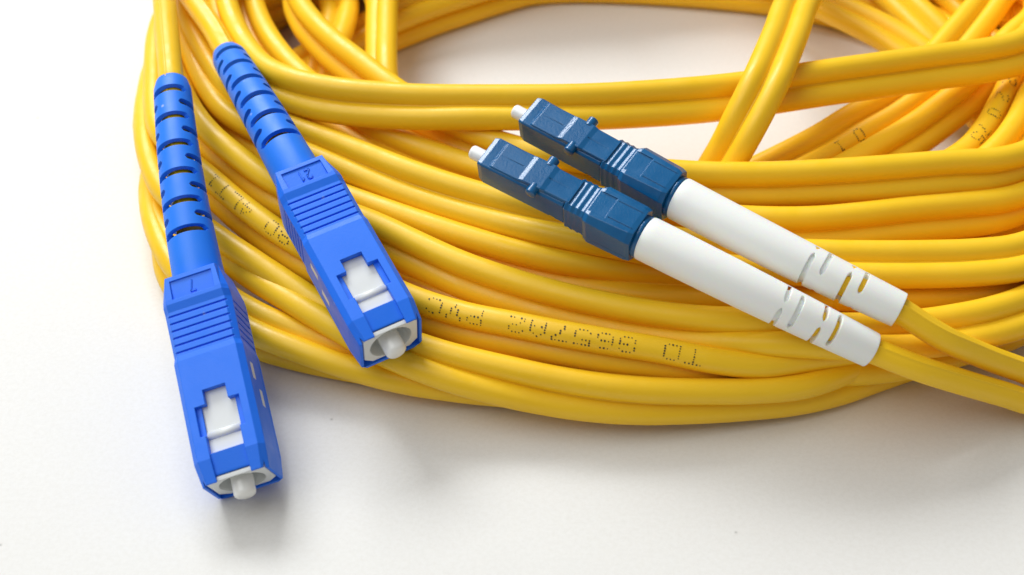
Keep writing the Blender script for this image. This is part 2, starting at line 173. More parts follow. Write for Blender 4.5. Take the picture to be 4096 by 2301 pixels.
        '1717 8253 2003 722 7952 1674 -260 7628 1403 -1234 7306 1171 -1776 7054 1037 -2170 6535 926 -2068 5952 927 -2030 5389 922 -1991 4821 919 -1951 4259 920 -1880 3723 837 -1647 3265 547 -1251 2817 353 -738 2473 241 -183 2217 186 405 2047 163 1000 1943 161 1601 1887 161 2202 1877 161 2797 1868 161'),
    'G2': (False, 1.58, '417 7521 1202 -103 7271 1073 -646 7032 943 -1247 6910 826 -1840 6923 731 -2406 6907 711 -2569 6640 767 -2493 6050 848 -2493 5448 898 -2567 4815 918 -2719 4247 700 -2640 3868 435 -2347 3419 360 -1954 2998 378 -1508 2624 388 -1017 2312 396 -491 2072 396 68 1905 397 646 1751 396',
        '314 7806 1181 -215 7553 1056 -735 7323 935 -1273 7213 833 -1857 7223 776 -2485 7198 749 -2868 6601 728 -2783 6032 759 -2774 5448 781 -2822 4900 777 -2937 4422 581 -2890 3844 264 -2549 3312 161 -2116 2865 161 -1643 2476 161 -1126 2154 161 -571 1897 161 10 1723 161 582 1569 161'),
    'N': (False, 1.58, '-1640 7420 1545 -2046 6996 1469 -2521 6578 1404 -3198 6558 1242 -3751 6819 1065 -4285 7053 905 -4385 6953 727 -4182 6368 706 -3985 5786 711 -3763 5224 738 -3491 4684 759 -3173 4172 778 -2810 3696 788 -2384 3291 764 -1914 2933 725 -1419 2635 699 -883 2399 695 102 2038 681',
        '-1782 7321 1296 -2204 6898 1228 -2613 6538 1117 -3068 6514 970 -3583 6785 814 -4105 7124 671 -4605 6768 628 -4414 6173 693 -4213 5585 709 -3980 5011 723 -3699 4463 739 -3371 3945 734 -2992 3461 724 -2541 3040 696 -2057 2672 666 -1525 2354 652 -965 2108 666 16 1746 675'),
    'V': (False, 1.58, '2113 1757 431 2636 1986 602 3155 2252 744 3672 2540 819 4171 2842 887 4650 3181 961 5158 3487 1052 5583 3831 1156 5974 4253 1253 6344 4700 1337 6700 5157 1406 7051 5628 1472 7455 6037 1511 7481 6376 1503 7052 6717 1505 6160 7215 1540 5226 7655 1576 4265 8039 1601 2670 8301 1642',
        '2242 1495 345 2774 1731 511 3293 2001 644 3813 2291 715 4326 2603 781 4810 2946 854 5307 3242 949 5784 3625 1058 6183 4050 1167 6553 4491 1267 6912 4944 1361 7253 5402 1464 7678 5830 1518 7733 6546 1510 7244 6952 1498 6315 7454 1435 5348 7871 1399 4353 8232 1384 2700 8501 1414'),
    'W': (False, 1.58, '2829 1406 578 3362 1674 670 3889 1938 779 4403 2218 882 4896 2550 929 5377 2890 975 5838 3245 1053 6287 3610 1168 6682 4016 1284 7072 4479 1380 7485 4888 1455 7628 5359 1399 7488 5910 1284 7250 6449 1213 6964 6966 1180 6347 7786 1230 5510 8339 1338 4509 8678 1430 2728 9004 1444',
        '3015 1321 353 3544 1584 444 4072 1843 555 4589 2123 662 5081 2455 708 5561 2804 749 6020 3175 820 6458 3550 925 6836 3998 1022 7159 4455 1090 7627 4896 1186 7822 5550 1264 7672 6150 1256 7425 6697 1212 7138 7215 1191 6503 8043 1185 5578 8596 1192 4566 8904 1235 2701 9073 1149'),
    'X': (False, 1.58, '3875 1431 598 4438 1564 755 4986 1726 912 5516 1960 1022 5995 2277 1086 6364 2694 1139 6675 3196 1189 6964 3714 1228 7270 4230 1251 7453 4772 1218 7552 5368 1126 7653 5955 1037 7724 6544 1025 7711 7126 981 7546 7647 920 6827 8316 862 5926 8834 816 4113 9504 748',
        '4056 1246 439 4613 1386 581 5162 1556 732 5698 1797 839 6199 2137 910 6600 2607 967 6905 3110 1009 7178 3623 1032 7454 4125 1032 7654 4689 1006 7810 5281 992 7950 5894 1030 8027 6519 1010 8012 7156 948 7815 7787 905 7011 8557 835 6086 9090 781 4245 9777 732'),
    'Y': (False, 1.58, '4358 1053 662 4903 1200 844 5400 1430 1015 5891 1743 1159 6331 2108 1254 6689 2560 1301 6977 3072 1326 7263 3601 1352 7532 4123 1383 7766 4676 1412 8014 5235 1420 8234 5803 1387 8435 6380 1344 8542 6972 1314 8169 7906 1168 7415 8641 984 6552 9225 850 5316 9786 732',
        '4490 896 438 5047 1031 635 5589 1274 835 6086 1579 993 6554 1972 1099 6936 2454 1160 7240 2980 1204 7532 3500 1252 7814 4047 1300 8039 4611 1296 8221 5177 1205 8360 5758 1114 8467 6357 1043 8519 6982 1011 8139 8033 893 7369 8794 726 6469 9388 607 5236 9941 482'),
    'T1': (False, 1.58, '-1064 7704 1781 -74 8024 1688 974 8173 1526 2003 8039 1280 3016 7842 1033 3589 7630 920 4057 7179 898 4386 6712 910 4748 6259 896 5165 5887 881 5628 5483 861 6028 5048 820 6417 4592 743 6711 4058 713 6945 3499 699 7144 2956 674 7535 2596 555 7246 1952 436 6782 1573 372 6292 1233 317 5767 936 277 5220 688 252 4661 477 233 4088 307 217 3504 183 206 2911 102 198 2312 64 191 1709 68 186 1107 114 182 508 204 179 -84 338 176 -666 516 175 -1235 744 173 -1775 1046 172 -2270 1396 172 -2749 1745 172',
        '-984 7566 2040 16 7869 1934 984 7944 1726 1969 7792 1453 2931 7579 1159 3439 7383 1014 3802 7027 961 4144 6531 944 4516 6062 907 4979 5647 870 5409 5275 827 5810 4846 756 6184 4427 641 6471 3942 568 6715 3423 516 6934 2862 474 7351 2451 361 7119 2173 270 6684 1816 218 6214 1492 178 5716 1213 162 5188 976 162 4641 773 164 4079 606 165 3504 484 166 2922 404 168 2336 366 170 1748 369 172 1161 413 174 580 500 176 7 628 178 -555 798 181 -1097 1015 183 -1601 1294 186 -2082 1635 188 -2571 1991 188'),
    'T2': (False, 1.58, '-805 8441 1768 179 8779 1652 1193 8996 1534 2220 8888 1358 3216 8661 1168 4184 8366 992 4987 8020 852 5442 7577 794 5730 7062 815 6012 6541 831 6259 6002 820 6524 5504 752 6828 5029 608 7084 4501 533 7298 3966 496 7429 3388 433 7545 3029 320 7999 3161 212 8171 2361 181 7781 1890 259 7358 1454 340 6894 1063 396 6400 715 432 5878 416 459 5330 168 475 4773 -43 474 4212 -221 466 3643 -363 462 3063 -463 459 2475 -523 459 1883 -543 465 1288 -521 472 695 -457 464 105 -356 439 -478 -209 415 -1050 -1 397 -1593 265 385 -2511 758 376',
        '-1084 8338 1832 -100 8673 1709 904 8906 1555 1921 8840 1334 2922 8624 1097 3908 8316 876 4717 7941 737 5145 7594 733 5429 7045 777 5714 6505 782 5965 5964 753 6238 5417 697 6543 4929 572 6791 4426 503 7004 3894 467 7126 3358 418 7447 2741 313 8091 2871 210 7953 2571 161 7614 2124 162 7255 1686 172 6851 1288 196 6399 942 230 5906 654 272 5380 423 317 4829 233 360 4258 70 393 3680 -65 411 3096 -164 415 2510 -224 413 1923 -248 403 1337 -235 382 756 -178 361 180 -77 343 -385 67 328 -927 264 316 -1452 523 308 -2377 1021 302'),
    'T3': (False, 1.58, '-504 9415 1752 507 9684 1620 1598 9840 1478 2675 9634 1310 3647 9232 1041 4631 8824 907 5522 8355 580 6056 8090 478 6573 7683 487 6818 7118 554 6996 6547 569 7215 5994 522 7399 5447 419 7564 4894 319 7758 4338 238 7961 3767 185 7414 3483 161 7120 3285 161 6854 2769 161 6506 2244 164 6031 1850 164 5513 1531 165 4966 1270 166 4394 1062 167 3804 909 167 3205 802 168 2597 742 168 1985 730 168 1372 761 168 760 838 168 154 966 167 -441 1141 165 -1024 1368 164 -1583 1662 162 -2084 2054 161 -2513 2502 161 -2927 2937 161',
        '-311 9180 1749 690 9445 1666 1672 9570 1597 2666 9399 1502 3646 9073 1300 4578 8593 1097 5481 8120 768 5996 7846 650 6375 7488 609 6585 6940 630 6790 6378 715 7005 5834 671 7173 5267 514 7348 4732 461 7520 4213 379 7679 3701 277 7495 3774 188 6868 3453 161 6593 2924 162 6298 2465 164 5869 2107 163 5384 1806 162 4865 1557 161 4324 1358 161 3763 1210 161 3189 1105 161 2608 1046 161 2024 1031 162 1440 1058 162 861 1125 162 290 1238 162 -271 1393 161 -814 1588 161 -1330 1831 168 -1794 2142 182 -2214 2532 203 -2629 2955 215'),
    'BK1': (False, 1.58, '-3869 4260 161 -3482 4712 163 -3114 5176 161 -2766 5657 161 -2320 6104 165 -1843 6464 172 -1344 6812 176 -825 7119 178 -312 7413 179 266 7671 179 887 7752 178 1493 7748 178 2091 7707 176 2685 7643 175 3275 7561 174 3865 7458 173 4451 7310 174 5018 7093 173 5555 6820 173 6067 6501 171 6543 6118 169 6941 5629 165 7193 5068 161 7409 4526 161',
        '-3643 4056 161 -3254 4511 166 -2880 4981 161 -2529 5466 161 -2136 5861 161 -1663 6219 161 -1185 6553 161 -679 6853 161 -159 7151 161 345 7378 162 901 7449 163 1484 7445 164 2070 7404 165 2656 7340 167 3240 7259 168 3817 7158 170 4377 7015 173 4913 6808 175 5430 6543 178 5920 6234 181 6364 5873 183 6705 5439 186 6934 4911 188 7165 4349 189'),
    'BK2': (False, 1.58, '-3796 4530 439 -3422 5004 452 -3008 5452 466 -2569 5870 479 -2114 6265 495 -1633 6635 500 -1124 6963 503 -599 7256 507 -61 7530 510 534 7707 511 1130 7797 512 1727 7847 511 2325 7867 510 2925 7850 507 3524 7781 503 4114 7657 496 4690 7473 485 5240 7230 473 5762 6942 474 6254 6605 476 6703 6194 483 7102 5706 590 7387 5168 701 7654 4485 703',
        '-3556 4343 447 -3190 4807 458 -2793 5237 468 -2369 5642 478 -1923 6029 482 -1460 6386 482 -968 6703 480 -456 6989 480 62 7254 481 599 7412 482 1172 7497 483 1754 7546 485 2338 7564 486 2918 7547 488 3491 7479 488 4055 7359 488 4602 7182 486 5126 6948 484 5630 6668 486 6102 6346 522 6521 5980 598 6859 5556 694 7114 5044 752 7392 4340 755'),
    'TL': (False, 1.60, '-4389 2475 2043 -4518 3052 2048 -4649 3627 2030 -4777 4201 2000 -4914 4772 1960 -5068 5340 1915 -5231 5904 1854 -5517 7783 1572', ''),
    'TR': (False, 1.60, '-3888 3636 1662 -4151 4183 1682 -4457 4708 1717 -4745 5245 1716 -4992 5798 1632 -5222 6353 1496 -5422 6923 1384 -5746 8400 1186', ''),
    'LN': (False, 1.52, '4075 -1401 1201 4627 -1531 1029 5169 -1517 782 5708 -1478 530 6260 -1453 305 7276 -1337 160 8144 -771 157 8769 61 157 9386 1887 156', ''),
    'LF': (False, 1.52, '4408 -1062 1501 4910 -1242 1240 5419 -1224 928 5942 -1188 642 6481 -1159 386 7438 -835 178 8218 -148 156 8763 741 157 9052 2051 157', ''),
}
CON = {
    'SL': ((-43.96, 25.19, 20.0), (-36.99, -3.7, 12.6), (-30.11, -26.2, 4.0)),
    'SR': ((-38.96, 36.95, 16.0), (-25.95, 9.49, 17.0), (-13.69, -12.53, 11.2)),
    'LN': ((-2.9, 8.93, 20.93), (14.62, -2.29, 19.0), (40.76, -14.0, 12.0)),
    'LF': ((2.18, 16.45, 21.23), (19.03, 4.24, 19.4), (44.08, -10.62, 15.0)),
}
INSIDE = {'TL': ((-43.96, 25.19, 20.0), (-40.78, 8.68, 17.33), (-36.99, -3.7, 12.6)), 'TR': ((-38.96, 36.95, 16.0), (-32.44, 21.14, 20.07), (-25.95, 9.49, 17.0)), 'LN': ((40.76, -14.0, 12.0), (26.98, -10.21, 17.64), (14.62, -2.29, 19.0)), 'LF': ((44.08, -10.62, 15.0), (30.91, -4.37, 18.11), (19.03, 4.24, 19.4))}
ROLL = {'SL': 15, 'SR': 4, 'LN': -15, 'LF': -15}
RIDGE = {'TL': 1.9, 'TR': 1.2, 'LN': 1.25, 'LF': 1.25}
TEXTS = [('Q4', 'a', [-10.03, -2.76, 8.0], 'TD G657A2 PVC', 0.43, 0.0), ('Q4', 'a', [-38.78, 18.08, 9.0], '0 80 4LT1', 0.4, 0.0), ('V', 'b', [43.56, 25.5, 7.5], '0 1', 0.3, 0.0), ('X', 'a', [61.12, 23.4, 10.0], '12 2 0 75', 0.3, 0.0), ('N', 'a', [-41.01, 56.33, 8.0], 'C 80 G657', 0.4, 0.0)]
def pts(s):
    v = [int(q) / 100 for q in s.split()]
    return [Vector(v[i:i + 3]) for i in range(0, len(v), 3)]

def duplex(a, b_, r, closed):
    """two round strands joined by a thin web, one continuous figure-8 section"""
    n = len(a); vs = []; fs = []; K = 13
    for i in range(n):
        i0, i1 = ((i - 1) % n, (i + 1) % n) if closed else (max(i - 1, 0), min(i + 1, n - 1))
        tg = ((a[i1] + b_[i1]) - (a[i0] + b_[i0])).normalized()
        ac = b_[i] - a[i]; ac = (ac - tg * ac.dot(tg)).normalized(); nn = tg.cross(ac)
        d = math.asin(.62 / r)
        for k in range(K):
            th = -(math.pi - d) + 2 * (math.pi - d) * k / (K - 1)
            vs.append(b_[i] + (ac * math.cos(th) + nn * math.sin(th)) * r)
        for k in range(K):
            th = d + 2 * (math.pi - d) * k / (K - 1)
            vs.append(a[i] + (ac * math.cos(th) + nn * math.sin(th)) * r)
    Q = 2 * K
    for i in range(n if closed else n - 1):
        j = (i + 1) % n
        for k in range(Q):
            l = (k + 1) % Q
            fs.append((i * Q + k, i * Q + l, j * Q + l, j * Q + k))
    if not closed: fs += [tuple(range(Q)), tuple((n - 1) * Q + k for k in reversed(range(Q)))]
    me = mesh('duplex_cable', vs, fs)
    at = me.attributes.new('sharp_edge', 'BOOLEAN', 'EDGE')
    cr = {0, K - 1, K, 2 * K - 1}
    for e in me.edges:
        u, v = e.vertices
        if u % Q == v % Q and u % Q in cr: at.data[e.index].value = True
    return me
def round_strand(p, r, ridge=None):
    """single strand split off the pair; ridge = direction of the torn web line"""
    n = len(p); vs = []; fs = []; angs = [(2 * math.pi * k / 26, r) for k in range(26)]
    up = Vector((0, 0, 1))
    if ridge is not None:
        angs = [(ridge + R(14) + R(332) * k / 24, r) for k in range(25)]
        angs += [(ridge - R(5), r + .02), (ridge - R(2), r + .13), (ridge + R(2), r + .13), (ridge + R(5), r + .02)]
    Q = len(angs)
    for i in range(n):
        tg = (p[min(i + 1, n - 1)] - p[max(i - 1, 0)]).normalized()
        sd = tg.cross(up).normalized(); u2 = sd.cross(tg)
        for th, rr in angs: vs.append(p[i] + (sd * math.cos(th) + u2 * math.sin(th)) * rr)
    for i in range(n - 1):
        for k in range(Q):
            l = (k + 1) % Q
            fs.append((i * Q + k, (i + 1) * Q + k, (i + 1) * Q + l, i * Q + l))
    fs += [tuple(reversed(range(Q))), tuple((n - 1) * Q + k for k in range(Q))]
    return mesh('strand', vs, fs)

FONT = {  # 5x7 dot-matrix glyphs as the ink-jet marker prints them
 'G': '01110 10001 10000 10111 10001 10001 01110', '6': '01110 10000 10000 11110 10001 10001 01110', '5': '11111 10000 11110 00001 00001 10001 01110',
 '7': '11111 00001 00010 00100 00100 01000 01000', 'A': '00100 01010 10001 10001 11111 10001 10001', '2': '01110 10001 00001 00110 01000 10000 11111',
 'P': '11110 10001 10001 11110 10000 10000 10000', 'V': '10001 10001 01010 01010 01010 00100 00100', 'C': '01110 10001 10000 10000 10000 10001 01110',
 '0': '01110 10001 10001 10001 10001 10001 01110', '8': '01110 10001 10001 01110 10001 10001 01110', '4': '00010 00110 01010 10010 11111 00010 00010',
 'D': '11110 10001 10001 10001 10001 10001 11110', 'L': '10000 10000 10000 10000 10000 10000 11111', 'T': '11111 00100 00100 00100 00100 00100 00100',
 '1': '00100 01100 00100 00100 00100 00100 01110', 'S': '01111 10000 10000 01110 00001 00001 11110', 'M': '10001 11011 10101 10101 10001 10001 10001',
 '.': '00000 00000 00000 00000 00000 01100 01100', 'N': '10001 11001 10101 10101 10011 10001 10001', ' ': '00000 ' * 6 + '00000'}
def print_text(path, r, start, string, view, parent, pitch=.30, roll=0.0, flip=True, mirror=1):
    """dots of ink laid on the strand surface; start = index of the path point where the first column falls"""
    cols = []
    for ch in string:
        g = FONT[ch].split()
        for c in range(5): cols.append([g[row][c] == '1' for row in range(7)])
        cols.append([False] * 7)
    if flip: cols = [list(reversed(c)) for c in reversed(cols)]
    # arc-length table
    ln = [0]
    for i in range(1, len(path)): ln.append(ln[-1] + (path[i] - path[i - 1]).length)
    def at(s):
        for i in range(1, len(ln)):
            if ln[i] >= s: break
        u = (s - ln[i - 1]) / max(1e-6, ln[i] - ln[i - 1])
        return path[i - 1].lerp(path[i], u), (path[min(i + 1, len(path) - 1)] - path[max(i - 2, 0)]).normalized()
    vs = []; fs = []; s = ln[start]; rnd = random.Random(7)
    for col in cols:
        p, tg = at(s); s += pitch
        out = (Vector(view) - p); out = (out - tg * out.dot(tg)).normalized()
        sd = out.cross(tg) * mirror
        for row, on in enumerate(col):
            if not on or rnd.random() < .05: continue
            th = roll + (row - 3) * .19
            nrm = (out * math.cos(th) - sd * math.sin(th)); tv = tg.cross(nrm)
            c = p + nrm * (r + .012) + tg * rnd.uniform(-.02, .02)
            k0 = len(vs); rr = .115 * rnd.uniform(.6, 1.12)
            for q in range(8):
                a_ = 2 * math.pi * q / 8; vs.append(c + tg * math.cos(a_) * rr + tv * math.sin(a_) * rr * 1.1)
            fs.append(tuple(range(k0, k0 + 8)))
    o = link('printed_text', mesh('printed_text', vs, fs), M['ink'], parent, False)
    o['label'] = 'row of small black dot-matrix letters printed upside down'
    return o

coil = thing('cable_coil', 'thick coil of yellow duplex fibre cable lying on the white table', 'cable', Matrix.Translation(Vector((22, 42, 0)) * S))
CAMP = (0, -122.062, 130.062)
inv = Matrix.Translation(Vector((-22, -42, 0)) * S)
LOOPS = {}
for nm, (closed, r, sa, sb) in CABLES.items():
    a = catmull(pts(sa), 1.1, closed)
    if sb:
        pa, pb = pts(sa), pts(sb)
        # same number of stations on both strands
        b_ = []; a = []
        n = len(pa)
        for i in range(n if closed else n - 1):
            k = max(1, round((pa[(i + 1) % n] - pa[i]).length / 1.1))
            for P_, O_ in ((pa, a), (pb, b_)):
                g = (lambda q: P_[q % n]) if closed else (lambda q: P_[min(max(q, 0), n - 1)])
                w, x, y, z = g(i - 1), g(i), g(i + 1), g(i + 2)
                for q in range(k):
                    t_ = q / k
                    O_.append(.5 * (2 * x + (y - w) * t_ + (2 * w - 5 * x + 4 * y - z) * t_ * t_ + (3 * x - w - 3 * y + z) * t_ ** 3))
        if not closed: a.append(pa[-1]); b_.append(pb[-1])
        me = duplex(a, b_, r, closed)
        o = link('cable_loop', me, M['cable'], coil)
        LOOPS[nm] = (o, a, b_, r)
    else:
        # the strand runs on inside its boot
        T_, c_, J_ = INSIDE[nm]
        bez = lambda q: Vector(T_) * (1 - q) ** 2 + Vector(c_) * 2 * q * (1 - q) + Vector(J_) * q * q
        dp = .75 if nm[0] == 'T' else .30
        a = [bez(dp - dp * k / 20) for k in range(20)] + a
        me = round_strand(a, r, RIDGE.get(nm))
        o = link('cable_tail', me, M['cable'], coil)
        LOOPS[nm] = (o, a, None, r)
    me.transform(inv)
def nearest(path, p):
    p = Vector(p); return min(range(len(path)), key=lambda i: (path[i] - p).length)
for nm, which, p0, string, pitch, roll in TEXTS:
    o, a, b_, r = LOOPS[nm]; path = a if which == 'a' else b_
    i = nearest(path, p0); path = path[i:] + path[:i]
    tx = print_text(path, r, 0, string, CAMP, o, pitch, roll)
    tx.data.transform(inv)

# ------------------------------------------------------------------ helpers for the connectors
def loft(sections):
    """sections: list of closed loops with equal vertex counts (lists of Vectors)"""
    n = len(sections[0]); vs = [v for s in sections for v in s]; fs = []
    for i in range(len(sections) - 1):
        for k in range(n):
            l = (k + 1) % n
            fs.append((i * n + k, i * n + l, (i + 1) * n + l, (i + 1) * n + k))
    fs.append(tuple(reversed(range(n)))); fs.append(tuple((len(sections) - 1) * n + k for k in range(n)))
    return vs, fs
def boxv(x0, x1, y0, y1, z0, z1):
    vs = [(x, y, z) for x in (x0, x1) for y in (y0, y1) for z in (z0, z1)]
    fs = [(0, 1, 3, 2), (4, 6, 7, 5), (0, 4, 5, 1), (2, 3, 7, 6), (0, 2, 6, 4), (1, 5, 7, 3)]
    return vs, fs
def join(parts):
    vs = []; fs = []
    for v, f in parts:
        k = len(vs); vs += list(v); fs += [tuple(i + k for i in q) for q in f]
    return vs, fs
def cut(base, cutters):
    """exact boolean difference of a solid with a list of closed cutters"""
    def tmp(vf):
        me = mesh('tmp', *vf); bm = bmesh.new(); bm.from_mesh(me); bmesh.ops.scale(bm, vec=(1000,) * 3, verts=bm.verts)
        bmesh.ops.recalc_face_normals(bm, faces=bm.faces); bm.to_mesh(me); bm.free()
        o = bpy.data.objects.new('tmp', me); C.objects.link(o); return o
    o = tmp(base); cs = [tmp(c) for c in cutters]
    for c in cs:
        md = o.modifiers.new('cut', 'BOOLEAN'); md.operation = 'DIFFERENCE'; md.solver = 'EXACT'; md.object = c
    dg = bpy.context.evaluated_depsgraph_get(); me = bpy.data.meshes.new_from_object(o.evaluated_get(dg))
    for q in cs + [o]: bpy.data.objects.remove(q)
    me.transform(Matrix.Scale(S, 4)); return me
def lathe(prof, seg=36, cap=True):
    """profile [(y, r)] around the y axis"""
    return loft([[Vector((r * math.cos(2 * math.pi * k / seg), y, r * math.sin(2 * math.pi * k / seg))) for k in range(seg)] for y, r in prof])
def slotted_boot(axis, prof, slots, thick, seg=64):
    """tapered sleeve along a curved axis with lens-shaped through slots.
    axis(u)->(point, side, up, tangent); prof(u)->radius; u in mm; slots: (u, centre angle, half angle, half height)"""
    U1 = prof.__defaults__[0]
    rows = {}
    us = sorted({0.0, U1} | {u for u, *_ in slots} | {U1 * i / 26 for i in range(27)})
    us = [u for u in us if u in {s[0] for s in slots} or all(abs(u - s[0]) > .8 for s in slots)]
    bm = bmesh.new(); prev = None
    def ring(u, dh):
        vs = []
        for k in range(seg):
            ph = 2 * math.pi * k / seg; uu = u + dh(ph)
            p, sd, up_, tg = axis(uu); r = prof(uu)
            vs.append(bm.verts.new((p + (sd * math.cos(ph) + up_ * math.sin(ph)) * r) * S))
        return vs
    def strip(A, B, keep=lambda k: True):
        for k in range(seg):
            l = (k + 1) % seg
            if keep(k): bm.faces.new((A[k], A[l], B[l], B[k]))
    last = None
    for u in us:
        here = [s for s in slots if s[0] == u]
        if not here:
            r_ = ring(u, lambda ph: 0)
            if last: strip(last, r_)
            last = r_
        else:
            def h(ph):
                v = 0
                for _, c, ha, hh in here:
                    d = abs((ph - c + math.pi) % (2 * math.pi) - math.pi)
                    if d < ha: v = hh * (1 - (d / ha) ** 14) ** .5
                return v
            lo = ring(u, lambda ph: -h(ph)); hi = ring(u, lambda ph: h(ph))
            strip(last, lo); last = hi
    bmesh.ops.remove_doubles(bm, verts=bm.verts, dist=1e-7)
    bmesh.ops.recalc_face_normals(bm, faces=bm.faces)
    me = bpy.data.meshes.new('boot'); bm.to_mesh(me); bm.free()
    o = bpy.data.objects.new('tmp', me); C.objects.link(o)
    md = o.modifiers.new('s', 'SOLIDIFY'); md.thickness = thick * S; md.offset = -1; md.use_even_offset = True
    dg = bpy.context.evaluated_depsgraph_get(); out = bpy.data.meshes.new_from_object(o.evaluated_get(dg))
    bpy.data.objects.remove(o)
    sharp_by_angle(out, 40)
    return out
def frame(origin, front, up_hint=(0, 0, 1), roll=0):
    """matrix (metres) with local +y along front-origin"""
    o, f = Vector(origin), Vector(front); y = (f - o).normalized()
    x = y.cross(Vector(up_hint)).normalized(); z = x.cross(y)
    q = Matrix.Rotation(R(roll), 3, y); x = q @ x; z = q @ z
    m_ = Matrix((x, y, z)).transposed().to_4x4(); m_.translation = o * S
    return m_

# ------------------------------------------------------------------ square blue connectors
def sc_section(y, ht, hm, zt, zb):
    return [Vector(v) for v in ((-ht, y, zt), (ht, y, zt), (hm, y, zt - .75), (hm, y, zb + .75), (ht, y, zb), (-ht, y, zb), (-hm, y, zb + .75), (-hm, y, zt - .75))]
def prism(poly, z0, z1):
    n = len(poly); vs = [(x, y, z0) for x, y in poly] + [(x, y, z1) for x, y in poly]
    return vs, [tuple(range(n)), tuple(reversed(range(n, 2 * n)))] + [(k, (k + 1) % n, n + (k + 1) % n, n + k) for k in range(n)]
SC_LEN = 26.3
def sc_shell_mesh():
    base = loft([sc_section(0, 3.05, 3.25, 3.55, -3.4), sc_section(3.0, 3.33, 3.95, 3.8, -3.6), sc_section(3.6, 3.36, 4.02, 3.8, -3.6), sc_section(4.5, 3.4, 4.05, 3.5, -3.6),
                 sc_section(10.2, 3.38, 4.0, 3.5, -3.6), sc_section(10.9, 3.5, 4.15, 3.6, -3.6), sc_section(23.6, 3.5, 4.15, 3.6, -3.6), sc_section(SC_LEN, 3.15, 3.88, 3.0, -3.45)])
    cs = [boxv(-3.56, 3.56, 12, 30, -3.0, 2.8),
          prism([(-1.35, 15.3), (1.35, 15.3), (1.35, 17.1), (2.0, 17.1), (2.0, 23.0), (-2.0, 23.0), (-2.0, 17.1), (-1.35, 17.1)], 1, 5),
          boxv(-2.62, 2.62, 17.12, 20.8, 3.05, 5),
          boxv(-2.55, 2.55, .6, 3.1, 3.42, 5)]
    for k in range(6): cs.append(boxv(-5, 5, 4.95 + k * .95, 5.2 + k * .95, 3.28, 5))
    for k in range(6):
        for s in (-1, 1): cs.append(boxv(*sorted((s * 3.82, s * 6)), 4.9 + k * .95, 5.16 + k * .95, -2.5, 2.5))
    for s in (-1, 1): cs.append(boxv(*sorted((s * 4.09, s * 6)), 11.2, 30, -2.2, -2.08))        # parting line
    # sunken middle of the front slope
    vs = [(-2.0, 22.9, 3.4), (2.0, 22.9, 3.4), (-2.0, 27, 2.5), (2.0, 27, 2.5), (-2.0, 22.9, 5), (2.0, 22.9, 5), (-2.0, 27, 5), (2.0, 27, 5)]
    cs.append((vs, [(0, 1, 3, 2), (4, 6, 7, 5), (0, 4, 5, 1), (2, 3, 7, 6), (0, 2, 6, 4), (1, 5, 7, 3)]))
    return cut(base, cs)
def sc_plug_mesh():
    def sec(y, hx, hz, c, cb): return [Vector(v) for v in ((-hx + c, y, hz), (hx - c, y, hz), (hx, y, hz - c), (hx, y, -hz + cb), (hx - cb, y, -hz), (-hx + cb, y, -hz), (-hx, y, -hz + cb), (-hx, y, hz - c))]
    base = loft([sec(10, 3.46, 2.76, .4, 1.0), sec(25.8, 3.46, 2.76, .4, 1.0), sec(26.15, 3.36, 2.7, .4, 1.0)])
    return cut(base, [lathe([(20.0, 2.58), (25.9, 2.58), (26.5, 2.68)], 56)])
SHELL = sc_shell_mesh(); PLUG = sc_plug_mesh()
FIT = Matrix.Scale(.97, 4, Vector((0, 1, 0)))
SHELL.transform(FIT); PLUG.transform(FIT)
def strokes(segs, w, z0, z1):
    ps = []
    for (x0, y0), (x1, y1) in segs:
        d = Vector((x1 - x0, y1 - y0)).normalized(); n = Vector((-d.y, d.x)) * w / 2; e = d * w / 2
        ps.append(prism([(x0 - e.x - n.x, y0 - e.y - n.y), (x1 + e.x - n.x, y1 + e.y - n.y), (x1 + e.x + n.x, y1 + e.y + n.y), (x0 - e.x + n.x, y0 - e.y + n.y)], z0, z1))
    return join(ps)
DIG = {'2': [((0, .8), (.15, 1)), ((.15, 1), (.45, 1)), ((.45, 1), (.6, .8)), ((.6, .8), (.55, .55)), ((.55, .55), (0, 0)), ((0, 0), (.6, 0))],
       '1': [((.1, .75), (.35, 1)), ((.35, 1), (.35, 0))], '7': [((0, 1), (.6, 1)), ((.6, 1), (.3, 0))]}
